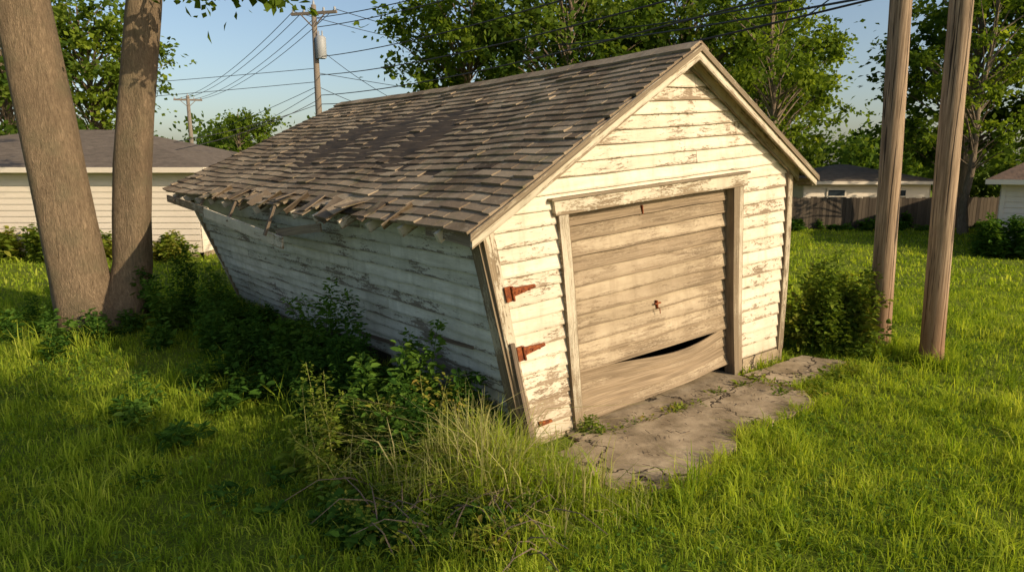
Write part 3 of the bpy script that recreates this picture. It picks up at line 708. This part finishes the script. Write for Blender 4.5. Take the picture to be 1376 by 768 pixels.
plants('broad_leaf_weeds',[(rs.uniform(-1.5,-.1),rs.uniform(4.3,5.3),.18,.22,4) for i in range(13)]+[(rs.uniform(-3.4,-1.2),rs.uniform(4.6,6.6),.11,.2,3) for i in range(8)],'weed',23,.085,'weed',.65)
plants('shrub',[(4.85+rs.normal()*.30,9.95+rs.normal()*.30,.55+.95*rs.random(),.50,6) for i in range(15)],'bramble',29,.10,'weed',.6)
plants('low_weeds',[(rs.uniform(-1.3,.2),rs.uniform(4.3,5.6),.24,.25,4) for i in range(18)]+[(*toworld(rs.uniform(.3,3.4),rs.uniform(-.42,-.30)),.08,.10,3) for i in range(14)]+[(*toworld(rs.uniform(3.3,5.2),-.98+rs.normal()*.08),.16,.15,4) for i in range(12)]+[(*toworld(3.66+rs.normal()*.02,rs.uniform(-1.0,-.2)),.09,.10,3) for i in range(7)]+[(*toworld(.75+rs.normal()*.08,-.12+rs.normal()*.1),.16,.15,4) for i in range(5)],'bramble',39,.055)
plants('garden_shrub',[(rs.uniform(-17,-9.3),19.7+rs.normal()*.25,.5+.5*rs.random(),.4,6) for i in range(26)],'bramble',49,.16,'weed',.6)
plants('garden_shrub',[(rs.uniform(14.9,18),20.4+rs.normal()*.6,.8+.7*rs.random(),.5,7) for i in range(18)],'weed',59,.17,'weed',.6)
plants('fence_weeds',[(rs.uniform(6,24),29.0+rs.normal()*.3,.3+.4*rs.random(),.4,4) for i in range(30)],'weed',69,.18,'weed',.6)

# ------------------------------------------------------------------ grass
def grass(name,n,y0,y1,hm,wd,mat,seed,clump=5,fn=None,margin=1.15,varb=0,sp=1.0):
    rs=np.random.default_rng(seed); k=n//clump
    if fn is None:
        Y=np.sqrt(rs.uniform(y0*y0,y1*y1,k)); hw=(Y*.80+1.2)*margin; X=rs.uniform(-1,1,k)*hw
    else: X,Y=fn(rs,k)
    X=np.repeat(X,clump)+rs.normal(size=k*clump)*.03*(wd/.006)*sp; Y=np.repeat(Y,clump)+rs.normal(size=k*clump)*.03*(wd/.006)*sp
    cv=np.repeat(rs.normal(size=k)*.15,clump); ch=np.repeat(rs.uniform(.45,1.6,k)**1.4,clump)
    s=(X-OX)*U[0]+(Y-OY)*U[1]; d=(X-OX)*NN[0]+(Y-OY)*NN[1]
    ok=~((s>-.03)&(s<W+.03)&(d>-.02)&(d<DL+.05)); ok&=~in_pad(s,d)
    ok&=~((X>-22)&(X<-9.6)&(Y>20.4))
    X,Y,cv,ch=X[ok],Y[ok],cv[ok],ch[ok]; m_=len(X)
    pn=.5+.5*np.sin(X*1.3+1.7*np.sin(Y*.9))*np.sin(Y*1.1+1.3*np.sin(X*.7)); pn2=np.sin(X*3.7+2*np.sin(Y*2.9))*np.sin(Y*4.3+np.sin(X*2.2))
    h=hm*ch*rs.uniform(.55,1.25,m_)*(.65+.7*pn)*(1+.25*pn2); an=rs.uniform(0,2*pi,m_); w_=wd*rs.uniform(.6,1.3,m_)
    ln=h*np.abs(rs.normal(size=m_))*.75+.01
    B=np.stack([X,Y,np.full(m_,-.005)],1); dr=np.stack([np.cos(an),np.sin(an),np.zeros(m_)],1)
    a2=an+pi/2+rs.normal(size=m_)*.5; sd=np.stack([np.cos(a2),np.sin(a2),np.zeros(m_)],1)*w_[:,None]*.5
    z=np.array([0,0,1.0]); M1=B+dr*(ln*.30)[:,None]+z*(h*.6)[:,None]; T=B+dr*ln[:,None]+z*(h*np.clip(1-.25*(ln/h),.4,1))[:,None]
    V=np.stack([B-sd,B+sd,M1+sd*.85,M1-sd*.85,T+sd*.15,T-sd*.15],1).reshape(-1,3)
    b=np.arange(m_)[:,None]*6; Q=np.concatenate([b+np.array([[0,1,2,3]]),b+np.array([[3,2,4,5]])],1).reshape(-1,4)
    var=np.clip(.42+varb+cv+.16*pn2+.22*(pn-.5)+rs.normal(size=m_)*.12+(rs.random(m_)<.06)*.5,0,1)
    qmesh(name,V,Q,mat,np.repeat(var,2))
grass('lawn_grass',100000,2.6,7.5,.088,.009,'grass',1,7)
grass('lawn_grass_mid',110000,7.3,15,.075,.014,'grass',2,6,None,1.05)
grass('lawn_grass_far',80000,14.5,34,.080,.038,'grass',3,5,None,1.0)
grass('grass_tufts',22000,2.8,13,.18,.011,'grass',14,26,None,1.0,-.03,.8)
def strip(rs,k):
    d=rs.uniform(-.3,8.6,k); s=-np.abs(rs.normal(size=k))*.6-.05; return OX+s*U[0]+d*NN[0],OY+s*U[1]+d*NN[1]
grass('tall_grass_at_wall',20000,0,0,.24,.009,'grass',4,8,strip)
def f2(rs,k):
    a=rs.normal(size=k)*.5; return -.25+a*.9+rs.normal(size=k)*.18-.1, 5.45-a*.25+rs.normal(size=k)*.22
grass('dry_tall_grass',2800,0,0,.34,.010,'dry',5,9,f2)
grass('green_tall_grass',3600,0,0,.27,.011,'grass',15,10,f2)
def f3(rs,k):
    an=rs.uniform(0,2*pi,k); w1=rs.random(k)<.5; return np.where(w1,5.68,5.99)+np.cos(an)*.27,np.where(w1,9.92,9.12)+np.sin(an)*.27
grass('grass_at_poles',3500,0,0,.20,.010,'grass',6,8,f3)
def f4(rs,k):
    s=rs.uniform(.3,5.3,k); d=np.where(s<1.6,-1.56,np.where(s<3.5,-1.3,-.93))+rs.normal(size=k)*.06; return OX+s*U[0]+d*NN[0],OY+s*U[1]+d*NN[1]
grass('grass_at_slab',5000,0,0,.10,.009,'grass',16,8,f4)
rs=np.random.default_rng(77); k=22000
Y=np.sqrt(rs.uniform(2.6**2,11**2,k)); X=rs.uniform(-1,1,k)*(Y*.85+1)
s=(X-OX)*U[0]+(Y-OY)*U[1]; d=(X-OX)*NN[0]+(Y-OY)*NN[1]
pt=np.sin(X*2.1+np.sin(Y*1.7)*2)*np.sin(Y*1.9+np.sin(X*1.3)*2)
ok=~((s>-.03)&(s<W+.03)&(d>-.02)&(d<DL))&~in_pad(s,d)&(pt>-.1); X,Y=X[ok],Y[ok]; k=len(X)
C=np.stack([X,Y,rs.uniform(.03,.085,k)],1); L=rs.uniform(.02,.05,k)
Vt,Q=leaves(C,np.stack([rs.normal(size=k),rs.normal(size=k),rs.normal(size=k)*.3],1),rs.normal(size=(k,3))*.3+np.array([0,0,1]),L,L*.75,True)
qmesh('clover_patch',Vt,Q,'weed',np.repeat(np.clip(.75+rs.normal(size=k)*.15,0,1),2))
mb=MB(); random.seed(4)
for i in range(40):
    X,Y=random.uniform(-1.2,.3),random.uniform(4.2,5.4); a=random.uniform(0,2*pi); L=random.uniform(.25,.8)
    p=[Vector((X+math.cos(a)*L*t,Y+math.sin(a)*L*t,.05+.18*math.sin(pi*t*random.uniform(.7,1))+.03*t)) for t in (0,.33,.66,1)]
    mb.tube(p,[.007,.006,.004,.003],5)
for i in range(150):
    s=random.uniform(.3,3.4); d=-abs(random.gauss(0,.6))-.1
    if d<-1.3: continue
    X,Y=toworld(s,d); a=random.uniform(0,2*pi); L=random.uniform(.02,.09)
    mb.tube([(X,Y,.072),(X+math.cos(a)*L,Y+math.sin(a)*L,.074)],[.004,.003],4)
mb.done('dead_twigs',['wood'])
print('done')
